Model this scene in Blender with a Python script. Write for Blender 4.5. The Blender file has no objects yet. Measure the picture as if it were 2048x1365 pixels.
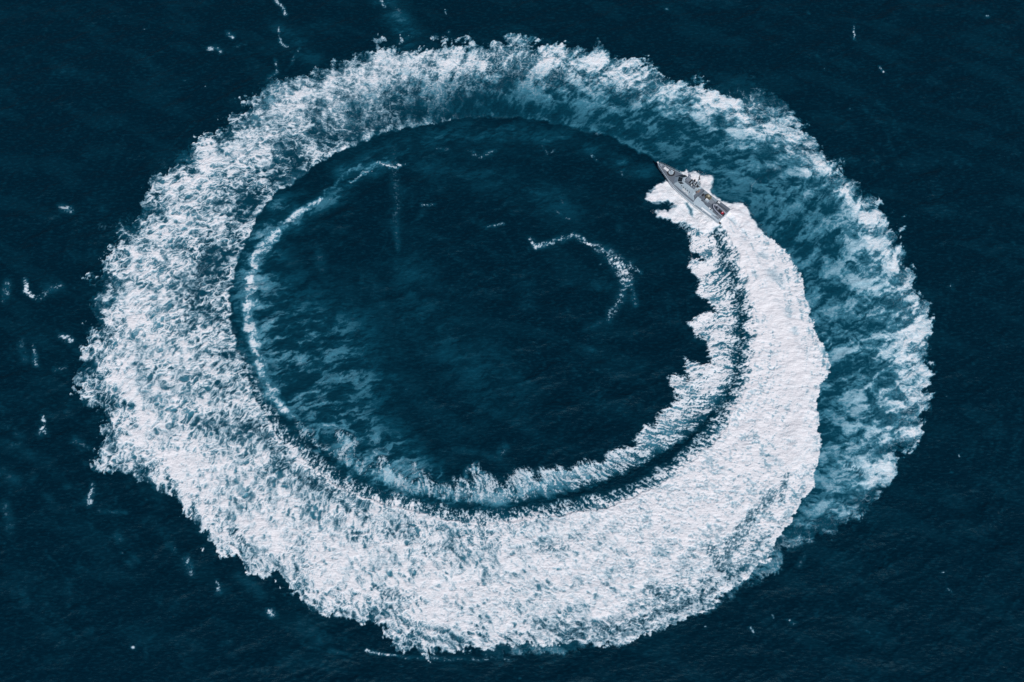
import bpy, bmesh, math, random
import numpy as np
from mathutils import Vector, Matrix, Euler
R_ = math.radians
sc = bpy.context.scene

# ---------------------------------------------------------------- camera (helicopter, looking steeply down)
TILT = R_(26); DIST = 405.; FX = 2560.            # FX: focal length in pixels of a 2048 wide frame
CAM = np.array([0, -DIST * math.sin(TILT), DIST * math.cos(TILT)])
cd = bpy.data.cameras.new('camera'); cam = bpy.data.objects.new('camera', cd); sc.collection.objects.link(cam)
cam.location = CAM; cam.rotation_euler = (TILT, 0, 0)
cd.sensor_width = 36; cd.lens = 36 * FX / 2048; cd.clip_start = 1; cd.clip_end = 60000
sc.camera = cam
# ---------------------------------------------------------------- sky, sun, exposure
SUN_AZ, SUN_EL = (.22, -.975), R_(52)             # the sun stands behind us, a little to the right
w = bpy.data.worlds.new('World'); sc.world = w; w.use_nodes = True
nt = w.node_tree; bg = nt.nodes['Background']
sky = nt.nodes.new('ShaderNodeTexSky'); sky.sky_type = 'NISHITA'; sky.sun_disc = False
sky.sun_elevation = SUN_EL; sky.sun_rotation = math.atan2(SUN_AZ[0], SUN_AZ[1])
nt.links.new(sky.outputs[0], bg.inputs[0]); bg.inputs[1].default_value = .07
sl = bpy.data.lights.new('sun', 'SUN'); sun = bpy.data.objects.new('sun', sl); sc.collection.objects.link(sun)
sl.energy = 2.85; sl.angle = R_(.5); sl.color = (1, .98, .96)
d_ = Vector((SUN_AZ[0] * math.cos(SUN_EL), SUN_AZ[1] * math.cos(SUN_EL), math.sin(SUN_EL)))
sun.rotation_euler = d_.to_track_quat('Z', 'Y').to_euler(); sun.location = (-200, -120, 300)
sc.view_settings.view_transform = 'Standard'; sc.view_settings.look = 'None'; sc.view_settings.gamma = 1
sc.view_settings.exposure = 0.0
sc.cycles.max_bounces = 6

def to_uv(X, Y, Z=0.):
    """where a point of the sea falls on the survey grid (2048 x 1365)"""
    y = Y - CAM[1]; z = Z - CAM[2]
    dd = y * math.sin(TILT) - z * math.cos(TILT)
    up = y * math.cos(TILT) + z * math.sin(TILT)
    return 1024 + FX * X / dd, 682.5 - FX * up / dd
# ---------------------------------------------------------------- noise (numpy)
F32 = np.float32
def _tab(seed):
    r = np.random.RandomState(seed)
    p = r.permutation(256).astype(np.int32)
    a = r.rand(256).astype(F32) * 2 * np.pi
    return np.concatenate([p, p]), np.cos(a), np.sin(a), r.rand(256).astype(F32), r.rand(256).astype(F32)
_TABS = {}
def tab(seed):
    if seed not in _TABS: _TABS[seed] = _tab(seed)
    return _TABS[seed]
def perlin(x, y, seed=0):
    P, gx, gy, _, _ = tab(seed)
    xf = np.floor(x); yf = np.floor(y)
    fx = (x - xf).astype(F32); fy = (y - yf).astype(F32)
    xi = xf.astype(np.int32) & 255; yi = yf.astype(np.int32) & 255
    u = fx * fx * fx * (fx * (fx * 6 - 15) + 10); v = fy * fy * fy * (fy * (fy * 6 - 15) + 10)
    x1 = (xi + 1) & 255; y1 = (yi + 1) & 255
    a = P[xi]; b = P[x1]
    h = P[a + yi]; n00 = gx[h] * fx + gy[h] * fy
    h = P[b + yi]; n10 = gx[h] * (fx - 1) + gy[h] * fy
    h = P[a + y1]; n01 = gx[h] * fx + gy[h] * (fy - 1)
    h = P[b + y1]; n11 = gx[h] * (fx - 1) + gy[h] * (fy - 1)
    n0 = n00 + u * (n10 - n00); n1 = n01 + u * (n11 - n01)
    return (n0 + v * (n1 - n0)) * 1.45
def fbm(x, y, s, o=4, seed=0, g=.5):
    t = 0; a = 1.; n = 0; c, sn = math.cos(.6), math.sin(.6)
    x = x / s; y = y / s
    for k in range(o):
        t = t + a * perlin(x, y, seed + k); n += a; a *= g
        x, y = (x * c - y * sn) * 2.03 + 3.7, (x * sn + y * c) * 2.03 + 1.3
    return t / n
def ridged(x, y, s, o=3, seed=0, g=.55):
    t = 0; a = 1.; n = 0; c, sn = math.cos(.8), math.sin(.8)
    x = x / s; y = y / s
    for k in range(o):
        t = t + a * (1 - np.abs(perlin(x, y, seed + k)) * 1.6); n += a; a *= g
        x, y = (x * c - y * sn) * 2.07 + 5.1, (x * sn + y * c) * 2.07 + 2.2
    return t / n
def worley(x, y, s, seed=0):
    """distance to the nearest and second nearest random point"""
    P, _, _, ox, oy = tab(seed)
    x = x / s; y = y / s
    xf = np.floor(x); yf = np.floor(y)
    fx = (x - xf).astype(F32); fy = (y - yf).astype(F32)
    xi = xf.astype(np.int32); yi = yf.astype(np.int32)
    f1 = np.full(x.shape, 9., F32); f2 = f1.copy()
    for i in (-1, 0, 1):
        px = P[(xi + i) & 255]
        for j in (-1, 0, 1):
            h = P[px + ((yi + j) & 255)]
            d = (i + ox[h] - fx) ** 2 + (j + oy[h] - fy) ** 2
            m = np.minimum(f1, d); f2 = np.minimum(f2, np.maximum(f1, d)); f1 = m
    return np.sqrt(f1), np.sqrt(f2)
def sstep(a, b, x):
    t = np.clip((x - a) / (b - a), 0, 1); return t * t * (3 - 2 * t)
def rank(n):
    """any noise -> even spread over 0..1"""
    s = np.sort(n.ravel()[::max(1, n.size // 40000)])
    return np.interp(n, s, np.linspace(0, 1, s.size)).astype(F32)
def lerp(a, b, t): return a + (b - a) * t

# ---------------------------------------------------------------- the wake's course on the water
# Spiral wake, traced as points (u, v) of the survey grid that at_water() lays on the sea.
OUTER_A = [(1462,415),(1500,428),(1512,460),(1548,478),(1578,508),(1600,555),(1615,600),(1625,640),(1640,680),(1656,715),(1664,745),(1644,770),(1636,800),(1638,850),
 (1638,920),(1626,968),(1605,1003),(1585,1040),(1560,1080),(1532,1120),(1490,1160),(1450,1190),(1400,1222),(1330,1258),(1270,1280),(1200,1300),
 (1150,1275),(1100,1282),(1000,1295),(900,1308),(820,1302),(780,1262),(700,1240),(600,1212),(560,1150),(505,1145),(470,1112),(425,1100),(402,1050),(335,992),(262,950),
 (197,940),(185,900),(208,870),(200,825),(150,785),(158,700),(190,650),(185,590),(205,520),(235,465),(285,420),(300,362),(345,330),(385,285),
 (450,240),(500,195),(540,160),(590,150),(640,135),(700,118),(752,92),(790,90),(840,98),(900,86),(960,90),(1030,70),(1070,88),(1120,86),(1200,98),(1250,120),(1300,128),
 (1345,155),(1400,165),(1460,190),(1500,212),(1545,240),(1600,270),(1625,292),(1665,318),(1705,360),(1740,392)]
INNER_A = [(1434,443),(1460,480),(1488,540),(1503,600),(1508,660),(1505,720),(1490,780),(1465,822),(1440,868),(1400,908),(1350,948),(1290,985),
 (1230,1008),(1150,1024),(1060,1038),(960,1045),(900,1042),(840,1026),(780,1010),(700,985),(640,945),(600,905),(555,872),(520,810),(490,740),(470,680),
 (460,620),(465,560),(485,500),(512,440),(545,395),(605,350),(680,302),(740,278),(850,248),(950,236),(1050,236),(1130,252),(1250,287),(1300,312),(1350,352),(1410,398)]
OUTER_B = [(1650,310),(1705,360),(1745,398),(1768,430),(1795,470),(1808,510),(1835,560),(1845,590),(1864,625),(1860,660),(1852,700),(1862,740),(1850,790),(1852,840),(1838,880),
 (1795,905),(1785,950),(1762,995),(1735,1010),(1712,1040),(1680,1050),(1640,1075),(1612,1092),(1575,1105),(1550,1140),(1500,1172),(1440,1200)]
INNER_B = [(1350,352),(1410,400),(1480,470),(1520,600),(1545,750),(1540,900),(1500,1000),(1420,1100),(1380,1160)]
# columns: across the band from its inner to its outer edge
UC = [0, .1, .25, .5, .75, .9, 1.0]
# rows: where round the ring (a point), white cover x7, bubbly aeration x7
ROWS = [
 ((1480,440), [1,1,1,1,1,1,1],                 [.9]*7),
 ((1570,700), [1,1.1,1.1,1.1,1.0,.93,.9],      [.9]*7),
 ((1560,850), [1,1.1,1.1,1.05,.98,.97,1],      [.9]*7),
 ((1500,980), [1,1.05,1.05,1,.97,.93,.97],     [.9]*7),
 ((1400,1090),[.96,.98,.96,.97,.88,.74,.84],   [.85,.85,.85,.85,.7,.35,.5]),
 ((1200,1160),[.94,.92,.93,.96,.92,.74,.78],   [.85,.8,.8,.85,.75,.35,.4]),
 ((1000,1170),[.93,.85,.85,.93,.94,.80,.72],   [.85,.75,.75,.85,.85,.55,.3]),
 ((800,1130), [.85,.78,.86,.93,.93,.80,.70],   [.8,.65,.75,.85,.85,.55,.3]),
 ((600,1010), [.84,.72,.86,.93,.93,.80,.68],   [.75,.5,.75,.85,.85,.5,.3]),
 ((450,900),  [.80,.70,.72,.88,.92,.60,.46],   [.7,.4,.5,.85,.85,.35,.25]),
 ((370,780),  [.78,.68,.72,.84,.93,.52,.42],   [.6,.3,.5,.8,.9,.3,.22]),
 ((350,650),  [.74,.62,.66,.82,.95,.64,.36],   [.65,.35,.4,.8,.9,.5,.22]),
 ((360,500),  [.74,.50,.52,.80,.95,.60,.32],   [.6,.3,.35,.75,.9,.5,.22]),
 ((450,360),  [.66,.42,.54,.76,.93,.54,.32],   [.6,.3,.45,.75,.88,.5,.22]),
 ((620,240),  [.58,.34,.50,.70,.88,.60,.36],   [.6,.28,.45,.7,.85,.6,.3]),
 ((800,170),  [.40,.22,.34,.56,.82,.70,.40],   [.5,.3,.42,.66,.85,.72,.4]),
 ((950,150),  [.32,.14,.22,.42,.74,.66,.42],   [.42,.25,.36,.56,.82,.74,.42]),
 ((1150,170), [.20,.10,.16,.34,.60,.66,.40],   [0.45,0.35,0.47,0.67,0.82,0.82,0.44]),
 ((1350,230), [.14,.07,.12,.24,.44,.66,.42],   [0.41,0.34,0.45,0.61,0.79,0.82,0.44]),
 ((1500,300), [.10,.06,.10,.18,.34,.62,.44],   [0.36,0.34,0.43,0.54,0.7,0.82,0.46]),
 ((1640,420), [.08,.06,.09,.13,.22,.52,.46],   [0.29,0.34,0.43,0.5,0.59,0.82,0.46]),
 ((1740,560), [.08,.08,.11,.15,.26,.52,.48],   [0.32,0.38,0.5,0.59,0.7,0.82,0.5]),
 ((1770,700), [.08,.08,.12,.18,.28,.52,.46],   [0.32,0.41,0.56,0.67,0.74,0.82,0.5]),
 ((1770,850), [.08,.08,.12,.16,.28,.46,.46],   [0.32,0.41,0.52,0.63,0.74,0.82,0.5]),
 ((1690,960), [.06,.08,.10,.14,.22,.34,.40],   [0.41,0.47,0.52,0.59,0.65,0.7,0.46]),
 ((1600,1060),[.08,.08,.12,.20,.30,.40,.40],   [.36,.36,.36,.40,.44,.46,.36]),
 ((1450,1180),[.12,.12,.15,.20,.30,.30,.26],   [.3,.3,.3,.3,.34,.34,.26]),
]
CEN = (1010., 650.)
def polar(u, v):
    """turn (0 at the boat's stern, clockwise) and radius about the middle of the ring"""
    dx = u - CEN[0]; dy = (v - CEN[1]) / .86
    a = np.arctan2(dy, dx) - math.atan2((425 - CEN[1]) / .86, 1455 - CEN[0])
    return np.mod(a / (2 * math.pi), 1.0), np.hypot(dx, dy)
def unwrap(pts, start):
    s, r = polar(np.array([p[0] for p in pts], float), np.array([p[1] for p in pts], float))
    out = []; last = start
    for k in s:
        while k < last - .5: k += 1
        while k > last + .5: k -= 1
        out.append(k); last = k
    out = np.array(out); o = np.argsort(out, kind='stable')
    return out[o], r[o]

# coarse survey maps for brushed shapes
CS = 3.0; CU0, CV0, CU1, CV1 = -160., -160., 2210., 1530.
GU, GV = np.meshgrid(np.arange(CU0, CU1, CS, dtype=F32), np.arange(CV0, CV1, CS, dtype=F32))
def seg_dist(pts, vals=None, closed=False, reach=None):
    best = np.full(GU.shape, 1e9, F32); val = np.zeros(GU.shape, F32); along = np.zeros(GU.shape, F32)
    n = len(pts); cum = 0.
    for i in range(n if closed else n - 1):
        (x0, y0), (x1, y1) = pts[i][:2], pts[(i + 1) % n][:2]
        dx, dy = x1 - x0, y1 - y0; L2 = dx * dx + dy * dy + 1e-6
        if reach:
            i0 = max(0, int((min(y0, y1) - reach - CV0) / CS)); i1 = int((max(y0, y1) + reach - CV0) / CS) + 2
            j0 = max(0, int((min(x0, x1) - reach - CU0) / CS)); j1 = int((max(x0, x1) + reach - CU0) / CS) + 2
            sl = (slice(i0, i1), slice(j0, j1))
        else: sl = (slice(None), slice(None))
        gu, gv = GU[sl], GV[sl]
        if gu.size == 0: continue
        t = np.clip(((gu - x0) * dx + (gv - y0) * dy) / L2, 0, 1)
        d = np.hypot(gu - x0 - t * dx, (gv - y0 - t * dy) / .86)
        m = d < best[sl]
        best[sl] = np.where(m, d, best[sl])
        if vals is not None: val[sl] = np.where(m, vals[i] + t * (vals[i + 1] - vals[i]), val[sl])
        along[sl] = np.where(m, cum + t * math.sqrt(L2), along[sl])
        cum += math.sqrt(L2)
    return best, val, along
def poly_sd(pts, reach=None):
    """signed distance, + inside"""
    d, _, _ = seg_dist(pts, closed=True, reach=reach)
    ins = np.zeros(GU.shape, bool)
    n = len(pts)
    for i in range(n):
        (x0, y0), (x1, y1) = pts[i], pts[(i + 1) % n]
        if y0 == y1: continue
        c = (GV >= min(y0, y1)) & (GV < max(y0, y1)) & (GU < x0 + (GV - y0) * (x1 - x0) / (y1 - y0))
        ins ^= c
    return np.where(ins, np.minimum(d, 300), -np.minimum(d, 300)).astype(F32)
def samp(m, u, v):
    x = np.clip((u - CU0) / CS, 0, m.shape[1] - 1.001); y = np.clip((v - CV0) / CS, 0, m.shape[0] - 1.001)
    xi = x.astype(np.int32); yi = y.astype(np.int32); fx = (x - xi).astype(F32); fy = (y - yi).astype(F32)
    return ((m[yi, xi] * (1 - fx) + m[yi, xi + 1] * fx) * (1 - fy) + (m[yi + 1, xi] * (1 - fx) + m[yi + 1, xi + 1] * fx) * fy).astype(F32)
def brush(dst, pts, w, amt, soft=1.):
    """pts with constant half-width w (or list) and strength amt; keeps the larger value"""
    ws = w if isinstance(w, (list, tuple)) else [w] * len(pts)
    d, ww, _ = seg_dist(pts, ws, reach=max(ws) * 3 + 6)
    t = np.clip(d / np.maximum(ww, 1), 0, 3)
    np.maximum(dst, amt * np.exp(-(t ** (2 / soft))), out=dst)

TIPS = [(1425,448),(1400,432),(1372,425),(1345,452),(1372,462),(1380,497),(1405,520),(1372,517),(1374,535),(1396,556),(1390,585),(1408,600),(1432,622),
 (1402,630),(1374,645),(1386,664),(1404,680),(1414,705),(1421,727),(1400,722),(1367,714),(1366,738),(1376,756),(1350,748),(1333,756),(1338,775),(1352,800),(1328,815),(1310,832),
 (1308,848),(1288,850),(1268,868),(1264,892),(1240,890),(1212,908),(1206,922),(1172,918),(1140,932),(1112,930),(1078,938),(1076,952),(1056,932),(1030,938),(1008,952),(1010,968),
 (985,945),(948,922),(930,938),(945,962),(915,948),(895,958),(905,972),(870,962),(838,930),(815,922),(828,955),(805,950),(775,912),(748,902),(752,930),(725,922),(715,880),(690,856),(665,858),(672,890),(640,880),(612,846),(590,840),(585,862)]
FURROW = [(1425,450),(1448,500),(1474,560),(1484,620),(1486,690),(1474,760),(1448,815),(1400,862),(1340,905),(1270,945),(1180,982),(1090,1005),(1000,1018),(930,1015),(860,1002),(790,985),(720,960),(660,925),(615,885)]
FEATHER = TIPS + [(600,885)] + FURROW[::-1]

def fields(U, V, X, Y):
    """U,V survey coordinates, X,Y metres.  Returns foam F, aeration A, height Z, region id"""
    U = U.astype(F32); V = V.astype(F32); X = X.astype(F32); Y = Y.astype(F32)
    # --- domain warps
    wx = fbm(X, Y, 15, 3, 11); wy = fbm(X, Y, 15, 3, 21)
    wx2 = fbm(X, Y, 4.5, 3, 31); wy2 = fbm(X, Y, 4.5, 3, 41)
    wx3 = fbm(X, Y, 1.6, 2, 51); wy3 = fbm(X, Y, 1.6, 2, 61)
    # --- ring bands
    s, r = polar(U, V)
    pr = (r * .158).astype(F32); pt_ = (s * 2 * math.pi * 78).astype(F32)     # metres across and along the track
    pf = (np.abs(np.mod(s + .5, 1) - .5) * 2 * math.pi * 78).astype(F32)
    fur = fbm(pr * .30 + wx3 * .35, pf + .45 * pr + wx2 * 1.2 + wx3 * .3, 1.25, 4, 701, .62)      # strands across the track
    fur2 = fbm(pr * .34 + wx2 * .6, pf + .45 * pr + wx2 * 1.5, 3.4, 3, 711, .6)
    fan = fbm(pr * .20 + wx2 * .8 + wx * .8, pf + .5 * pr + wx2 * 2.2 + wy * 2, 6.5, 4, 731, .62)    # broad plumes fanning across the track
    sA, rA = unwrap(OUTER_A, 0); sI, rI = unwrap(INNER_A, 0)
    sB, rB = unwrap(OUTER_B, .9); sJ, rJ = unwrap(INNER_B, .95)
    knots = []; last = 0
    for p, c, a in ROWS:
        k = float(polar(np.array([float(p[0])]), np.array([float(p[1])]))[0][0])
        while k < last - .5: k += 1
        if knots == [] and k > .5: k -= 1
        knots.append(k); last = k
    COV = np.array([q[1] for q in ROWS], F32); AER = np.array([q[2] for q in ROWS], F32)
    NS = 512; sg = np.linspace(0, 1.4, NS)
    ug = np.linspace(0, 1, 64)
    def table(T):
        c = np.stack([np.interp(sg, knots, T[:, j]) for j in range(T.shape[1])], 1)
        return np.stack([np.interp(ug, UC, c[i]) for i in range(NS)]).astype(F32)
    tC = table(COV); tA = table(AER)
    def look(T, ss, uu):
        a = np.clip(ss / 1.4 * (NS - 1), 0, NS - 1.001); b = np.clip(uu, 0, .9999) * 63
        ai = a.astype(np.int32); bi = b.astype(np.int32); fa = (a - ai).astype(F32); fb = (b - bi).astype(F32)
        bj = np.minimum(bi + 1, 63)
        return (T[ai, bi] * (1 - fb) + T[ai, bj] * fb) * (1 - fa) + (T[ai + 1, bi] * (1 - fb) + T[ai + 1, bj] * fb) * fa
    bil = np.abs(perlin(X / 9, Y / 9, 71)) * 2.2 - .55 + .55 * (np.abs(perlin(X / 3.2 + wx2, Y / 3.2 + wy2, 72)) * 2.2 - .55) + .3 * (np.abs(perlin(X / 1.1, Y / 1.1, 73)) * 2 - .5) + .75 * fur + .5 * fur2 + .9 * fan
    def band(ss, so, ro, si, ri, lobe, wig):
        Ro = np.interp(ss, so, ro); Ri = np.interp(ss, si, ri)
        rr = r + wx2 * wig
        uo = rr - Ro - bil * lobe                     # <0 inside
        ui = rr - Ri + wx2 * 5 + wx3 * 3
        u = np.clip(ui / np.maximum(Ro + bil * lobe - Ri, 8), -2, 3)
        return uo, ui, u
    lobeA = np.interp(s, [0, .05, .2, .3, .4, .75, .85, 1], [5, 6, 6, 12, 18, 20, 16, 14])
    uoA, uiA, uA = band(s, np.append(sA, [1.4]), np.append(rA, rA[-1]), sI, rI, lobeA, 6)
    sb = np.where(s < .5, s + 1, s)
    uoB, uiB, uB = band(sb, sB, rB, sJ, rJ, 16., 6)
    softA = np.interp(s, [0, .25, .35, 1], [1.5, 1.5, 2.5, 4])
    mA = sstep(softA, -softA, uoA) * sstep(-3, 3, uiA)
    mA = mA * np.where(s > .985, sstep(1., .985, s), 1)
    # the newest wake only starts behind the stern
    mB = sstep(6, -6, uoB) * sstep(-4, 4, uiB) * ((sb > .93) & (sb < 1.4)) * sstep(.93, .985, sb) * sstep(1.352, 1.335, sb + wx2 * .01)
    covA = look(tC, s, uA); aerA = look(tA, s, uA)
    covB = look(tC, sb, uB); aerB = look(tA, sb, uB)
    cov = covB * mB; aer = aerB * mB
    cov = lerp(cov, covA, mA); aer = lerp(aer, aerA, mA)
    fresh = mA * np.interp(s, [0, .13, .24, .34, 1], [1, 1, .6, .1, 0])   # style: newest, solid white
    lace = mA * np.interp(s, [0, .13, .25, .70, .82, 1], [0, .2, 1, 1, .25, 0])
    smoke = np.maximum(mB * (1 - mA), mA * np.interp(s, [0, .68, .84, 1], [0, 0, 1, 1]))
    ring = np.maximum(mA, mB)

    # --- noises
    # cloud: soft billows of bubbles under the surface
    qx = X + wx * 3.5 + wx2 * 2.2; qy = Y + wy * 3.5 + wy2 * 2.2
    ca, sa_ = math.cos(.35), math.sin(.35)
    rx = (qx * ca - qy * sa_); ry = (qx * sa_ + qy * ca)
    cl = fbm(rx * .60, ry, 6.2, 6, 101, .66) + .30 * ridged(qx + wx3, qy + wy3, 2.6, 3, 131) + .30 * fbm(X, Y, 17, 2, 105) + .42 * fur + .45 * fur2 + .55 * fan
    cloud = rank(cl)
    # lace: nets of foam threads round open cells, at three sizes
    iso = np.interp(s, [0, .3, .42, .55, .7, 1], [.70, .85, .80, .58, .52, .52]).astype(F32)
    kx = pr * .62 + wx2 * 1.2 + wx3 * .4; ky = pt_ + .35 * pr + wy2 * 1.3 + wy3 * .4
    f1, f2 = worley(kx, ky * 1.12, 2.1, 151)
    g1, g2 = worley(kx + 40, ky * 1.12 + 9, 1.1, 161)
    j1, j2 = worley(kx + 80, ky + 39, .62, 166)
    big = fbm(X, Y, 9, 3, 181)
    mid = fbm(kx, ky, 2.1, 4, 185, .6)
    fine = fbm(X, Y, .7, 2, 191)
    n1 = np.exp(-(f2 - f1) * 5) - .5 * sstep(.55, .15, f1); n2 = np.exp(-(g2 - g1) * 4.5) - .45 * sstep(.5, .1, g1); n3 = np.exp(-(j2 - j1) * 4)
    bump_ = fbm(kx, ky, 1.0, 3, 188, .65)
    nl = rank(n1 * .50 + n2 * .42 + n3 * .28 + 1.15 * mid + 1.0 * bump_ + .55 * big + fine * .35)
    # filaments: thin bright threads on old foam
    fx_ = X + wx2 * 2.2 + wx3 * .9; fy_ = Y + wy2 * 2.2 + wy3 * .9
    h1, h2 = worley(fx_, fy_, 3.8, 201)
    t1 = np.exp(-(h2 - h1) * 8); t2 = np.maximum(1 - np.abs(perlin(fx_ / 2.8, fy_ / 2.8, 203)) * 2.2, 0) ** 3
    t3 = np.maximum(1 - np.abs(perlin(fx_ / 1.3 + 7, fy_ / 1.3, 204)) * 2.0, 0) ** 3
    th = np.maximum(np.maximum(t1, t2), .7 * t3)
    nf = rank(th + .5 * big + fine * .4)
    # --- newest wake ripples (short, across the track)
    rip = fbm(pr * .40 + wx3 * .5, pt_ + wx2 * .9 + wx3 * .3, 1.0, 3, 221)
    nfresh = rank(rip * .8 + big * .55 + fbm(X, Y, 2.6, 4, 231, .6) * .8 + n2 * .25 + .6 * fine)

    # --- big irregularities of cover
    patch = fbm(X, Y, 22, 3, 241)
    cov = cov * (1 + .16 * patch * (1 - fresh))
    on = sstep(.0, .10, cov)
    # lace tone: pale froth with darker pools, under a net of bright threads
    bigl = fbm(X, Y, 13, 4, 187, .6)
    lx_ = pr * .62 + wx2 * 1.1 + wx3 * .6; ly_ = pt_ + .35 * pr + wy2 * 1.3 + wy3 * .6
    u1 = np.maximum(1 - np.abs(perlin(lx_ / 2.3, ly_ / 2.3, 471)) * 2.8, 0); u2 = np.maximum(1 - np.abs(perlin(lx_ / 1.15 + 3, ly_ / 1.15, 472)) * 2.4, 0); u3 = np.maximum(1 - np.abs(perlin(lx_ / .62, ly_ / .62 + 5, 473)) * 2.0, 0)
    v1 = np.exp(-(f2 - f1) * 7); v2 = np.exp(-(g2 - g1) * 5.5); v3 = np.exp(-(j2 - j1) * 4.5)
    net_ = np.maximum(np.maximum(.95 * u1, .85 * v1), np.maximum(np.maximum(.8 * u2, .75 * v2), np.maximum(.62 * u3, .55 * v3)))
    pool = sstep(.42, .10, f1) * sstep(.1, .5, fbm(X, Y, 6, 2, 475) + .25)
    solid = sstep(.86, .97, cov)
    b0 = cov * .955 + .13 * solid + .15 * fur + .20 * fur2 + .34 * fan * (1 - .4 * solid) + .55 * bigl * (1.12 - cov) * 1.9 + .42 * (rank(mid + .6 * bump_) - .5) * (1.35 - .6 * cov) - .36 * pool - .10
    b0 = b0 * sstep(0, .3, cov)
    flow = fbm(pr + wx2 * .8 + wx * 2, pt_ * .10, 3.2, 4, 741, .6)     # long bands drawn out along the track
    b0 = b0 + .26 * flow * (1 - .3 * solid)
    calm = .55 + .95 * rank(fbm(X + wx * 3, Y + wy * 3, 11, 3, 745))
    Bl = b0 + (net_ - .52) * calm * (1 - .30 * solid) * (.80 + .30 * (1 - np.clip(cov, 0, 1))) * sstep(-.2, .5, b0 + .3)
    Fl = sstep(.24, 1.20, Bl)
    Al = np.clip(np.maximum(b0 * .74, aer * (.36 + .35 * cloud)), 0, .82)
    # smoke tone: clouds of bubbles with threads on top
    sm_ = (.40 + .84 * cloud ** 1.3) * lerp(.84, 1.05, sstep(.5, .85, np.where(mA > .5, uA, uB)))
    As = aer * sm_ + .22 * aer * fur + .10 * aer * fine
    thc = np.clip(th * (.45 + .75 * nf) + .25 * fine + .45 * fur, 0, 1)
    Bs = cov * 1.25 * (.30 + .55 * thc ** 1.2 + .42 * cloud) - .05 + .35 * thc * cov * sstep(.3, .9, cloud)
    Fs = sstep(.10, 1.12, Bs) * .95
    # newest wake
    jetq, _, _ = seg_dist([(1448,432),(1500,500),(1545,580),(1580,660),(1600,740),(1605,830),(1590,920)])
    jm0 = samp(np.exp(-(jetq / 34) ** 2).astype(F32), U, V)
    wash_shade = fbm(pr + wx2 * .5, pt_ * .10, 1.5, 4, 721, .6)  # streaks along the track; grey-blue shading is put into the colour with them
    Bf = cov * .90 + (nfresh - .5) * .80 * (1 - .6 * jm0) + .12 * jm0 + .62 * wash_shade * np.interp(s, [0, .12, .2], [1, .8, .2]) - .04 + .16 * fur
    Ff = sstep(.30, .95, Bf); 
    wS = np.clip(smoke, 0, 1); wF = np.clip(fresh, 0, 1) * .8
    F = lerp(lerp(Fl, Fs, wS), Ff, wF) * on
    A = lerp(lerp(Al, As, wS), aer * (.74 + .25 * wash_shade) * on, wF) * sstep(0, .06, aer)
    Z = np.zeros_like(X)
    Z = Z + ring * (.10 * nl * lace + .28 * fbm(X, Y, 5, 3, 261) + .22 * F * lace + .12 * cloud * smoke)

    # --- structure inside the newest wake: white jet, hollow beside it, rougher outer half
    jet, _, _ = seg_dist([(1448,432),(1500,500),(1545,580),(1580,660),(1600,740),(1605,830),(1590,920)])
    jetm = samp(np.exp(-(jet / 26) ** 2).astype(F32), U + wx * 4, V + wy * 4)
    hol = np.zeros(GU.shape, F32)
    brush(hol, [(1462,440),(1500,482),(1530,520),(1556,565),(1582,640),(1605,700)], [5, 10, 12, 12, 10, 5], 1.)
    holm = samp(hol, U + wx2 * 5, V + wy2 * 5)
    Z = Z + mA * fresh * (.8 * jetm - .5 * holm + .13 * rip + .22 * fbm(X, Y, 3.2, 3, 271))
    A = A - .30 * holm * fresh * sstep(.35, .8, rank(fbm(X, Y, 5, 3, 281)))  # bluish shade of the hollow, painted into air and foam colour
    F = F * (1 - .42 * holm * fresh * sstep(.3, .75, cloud))
    # dark pockets: low right and outer bottom edge
    pk = np.zeros(GU.shape, F32)
    brush(pk, [(1545,985),(1500,1040),(1468,1080),(1440,1125)], [12, 17, 17, 12], .66)
    brush(pk, [(1570,950),(1560,1000)], 12, .6)
    brush(pk, [(1420,1100),(1445,1135)], 16, .66)
    brush(pk, [(1430,1180),(1380,1205),(1310,1230),(1240,1250),(1150,1262)], [8, 9, 10, 10, 7], .58)
    brush(pk, [(1300,1175),(1330,1195)], 12, .75)
    brush(pk, [(1080,1100),(1140,1095)], 14, .4)
    brush(pk, [(850,1100),(900,1090)], 22, .38); brush(pk, [(760,1060),(830,1075)], 18, .4)
    brush(pk, [(770,1190),(820,1195)], 16, .5); brush(pk, [(470,1060),(490,1090)], 16, .5)
    brush(pk, [(505,845),(530,870),(550,900)], 14, .55); brush(pk, [(600,955),(660,985)], 14, .45)
    brush(pk, [(420,480),(395,560),(372,640)], [16, 14, 9], .5)
    rq = np.random.RandomState(77)
    for _ in range(46):
        q_ = rq.rand(); aa = math.radians(25 + 215 * q_); rr0 = .62 + .75 * rq.rand()
        x_ = 985 + 470 * math.cos(aa) * (1.22 + .42 * rr0); y_ = 650 + 300 * math.sin(aa) * (1.15 + .48 * rr0)
        brush(pk, [(x_, y_), (x_ + 26 * rq.randn(), y_ + 10 * rq.randn())], 9 + 12 * rq.rand(), .16 + .24 * rq.rand())
    pkm = samp(pk, U + wx2 * 7 + wx * 4, V + wy2 * 7)
    stk = rank(fbm(X * .8 - Y * .6, (X * .6 + Y * .8) * .45, .55, 3, 291) + .4 * fine + .8 * mid - .3 * n2)
    cut = sstep(1 - pkm * 1.0 - .42, 1 - pkm * 1.0 + .30, stk)
    cw = .82 * cut * sstep(.1, .45, pkm)
    F = F * (1 - cw) + .34 * net_ ** 2 * cw; A = A * (1 - .85 * cw)

    # --- bow-wave feather on the inner side
    fd = poly_sd(FEATHER, 320)
    tipd, _, _ = seg_dist(TIPS, reach=200); furd, _, _ = seg_dist(FURROW)
    feU = U + wx2 * 8.0 + wx3 * 4; feV = V + wy2 * 8.0 + wy3 * 4
    fdm = samp(fd, feU, feV); td = samp(tipd, feU, feV); fu = samp(furd, feU, feV)
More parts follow.
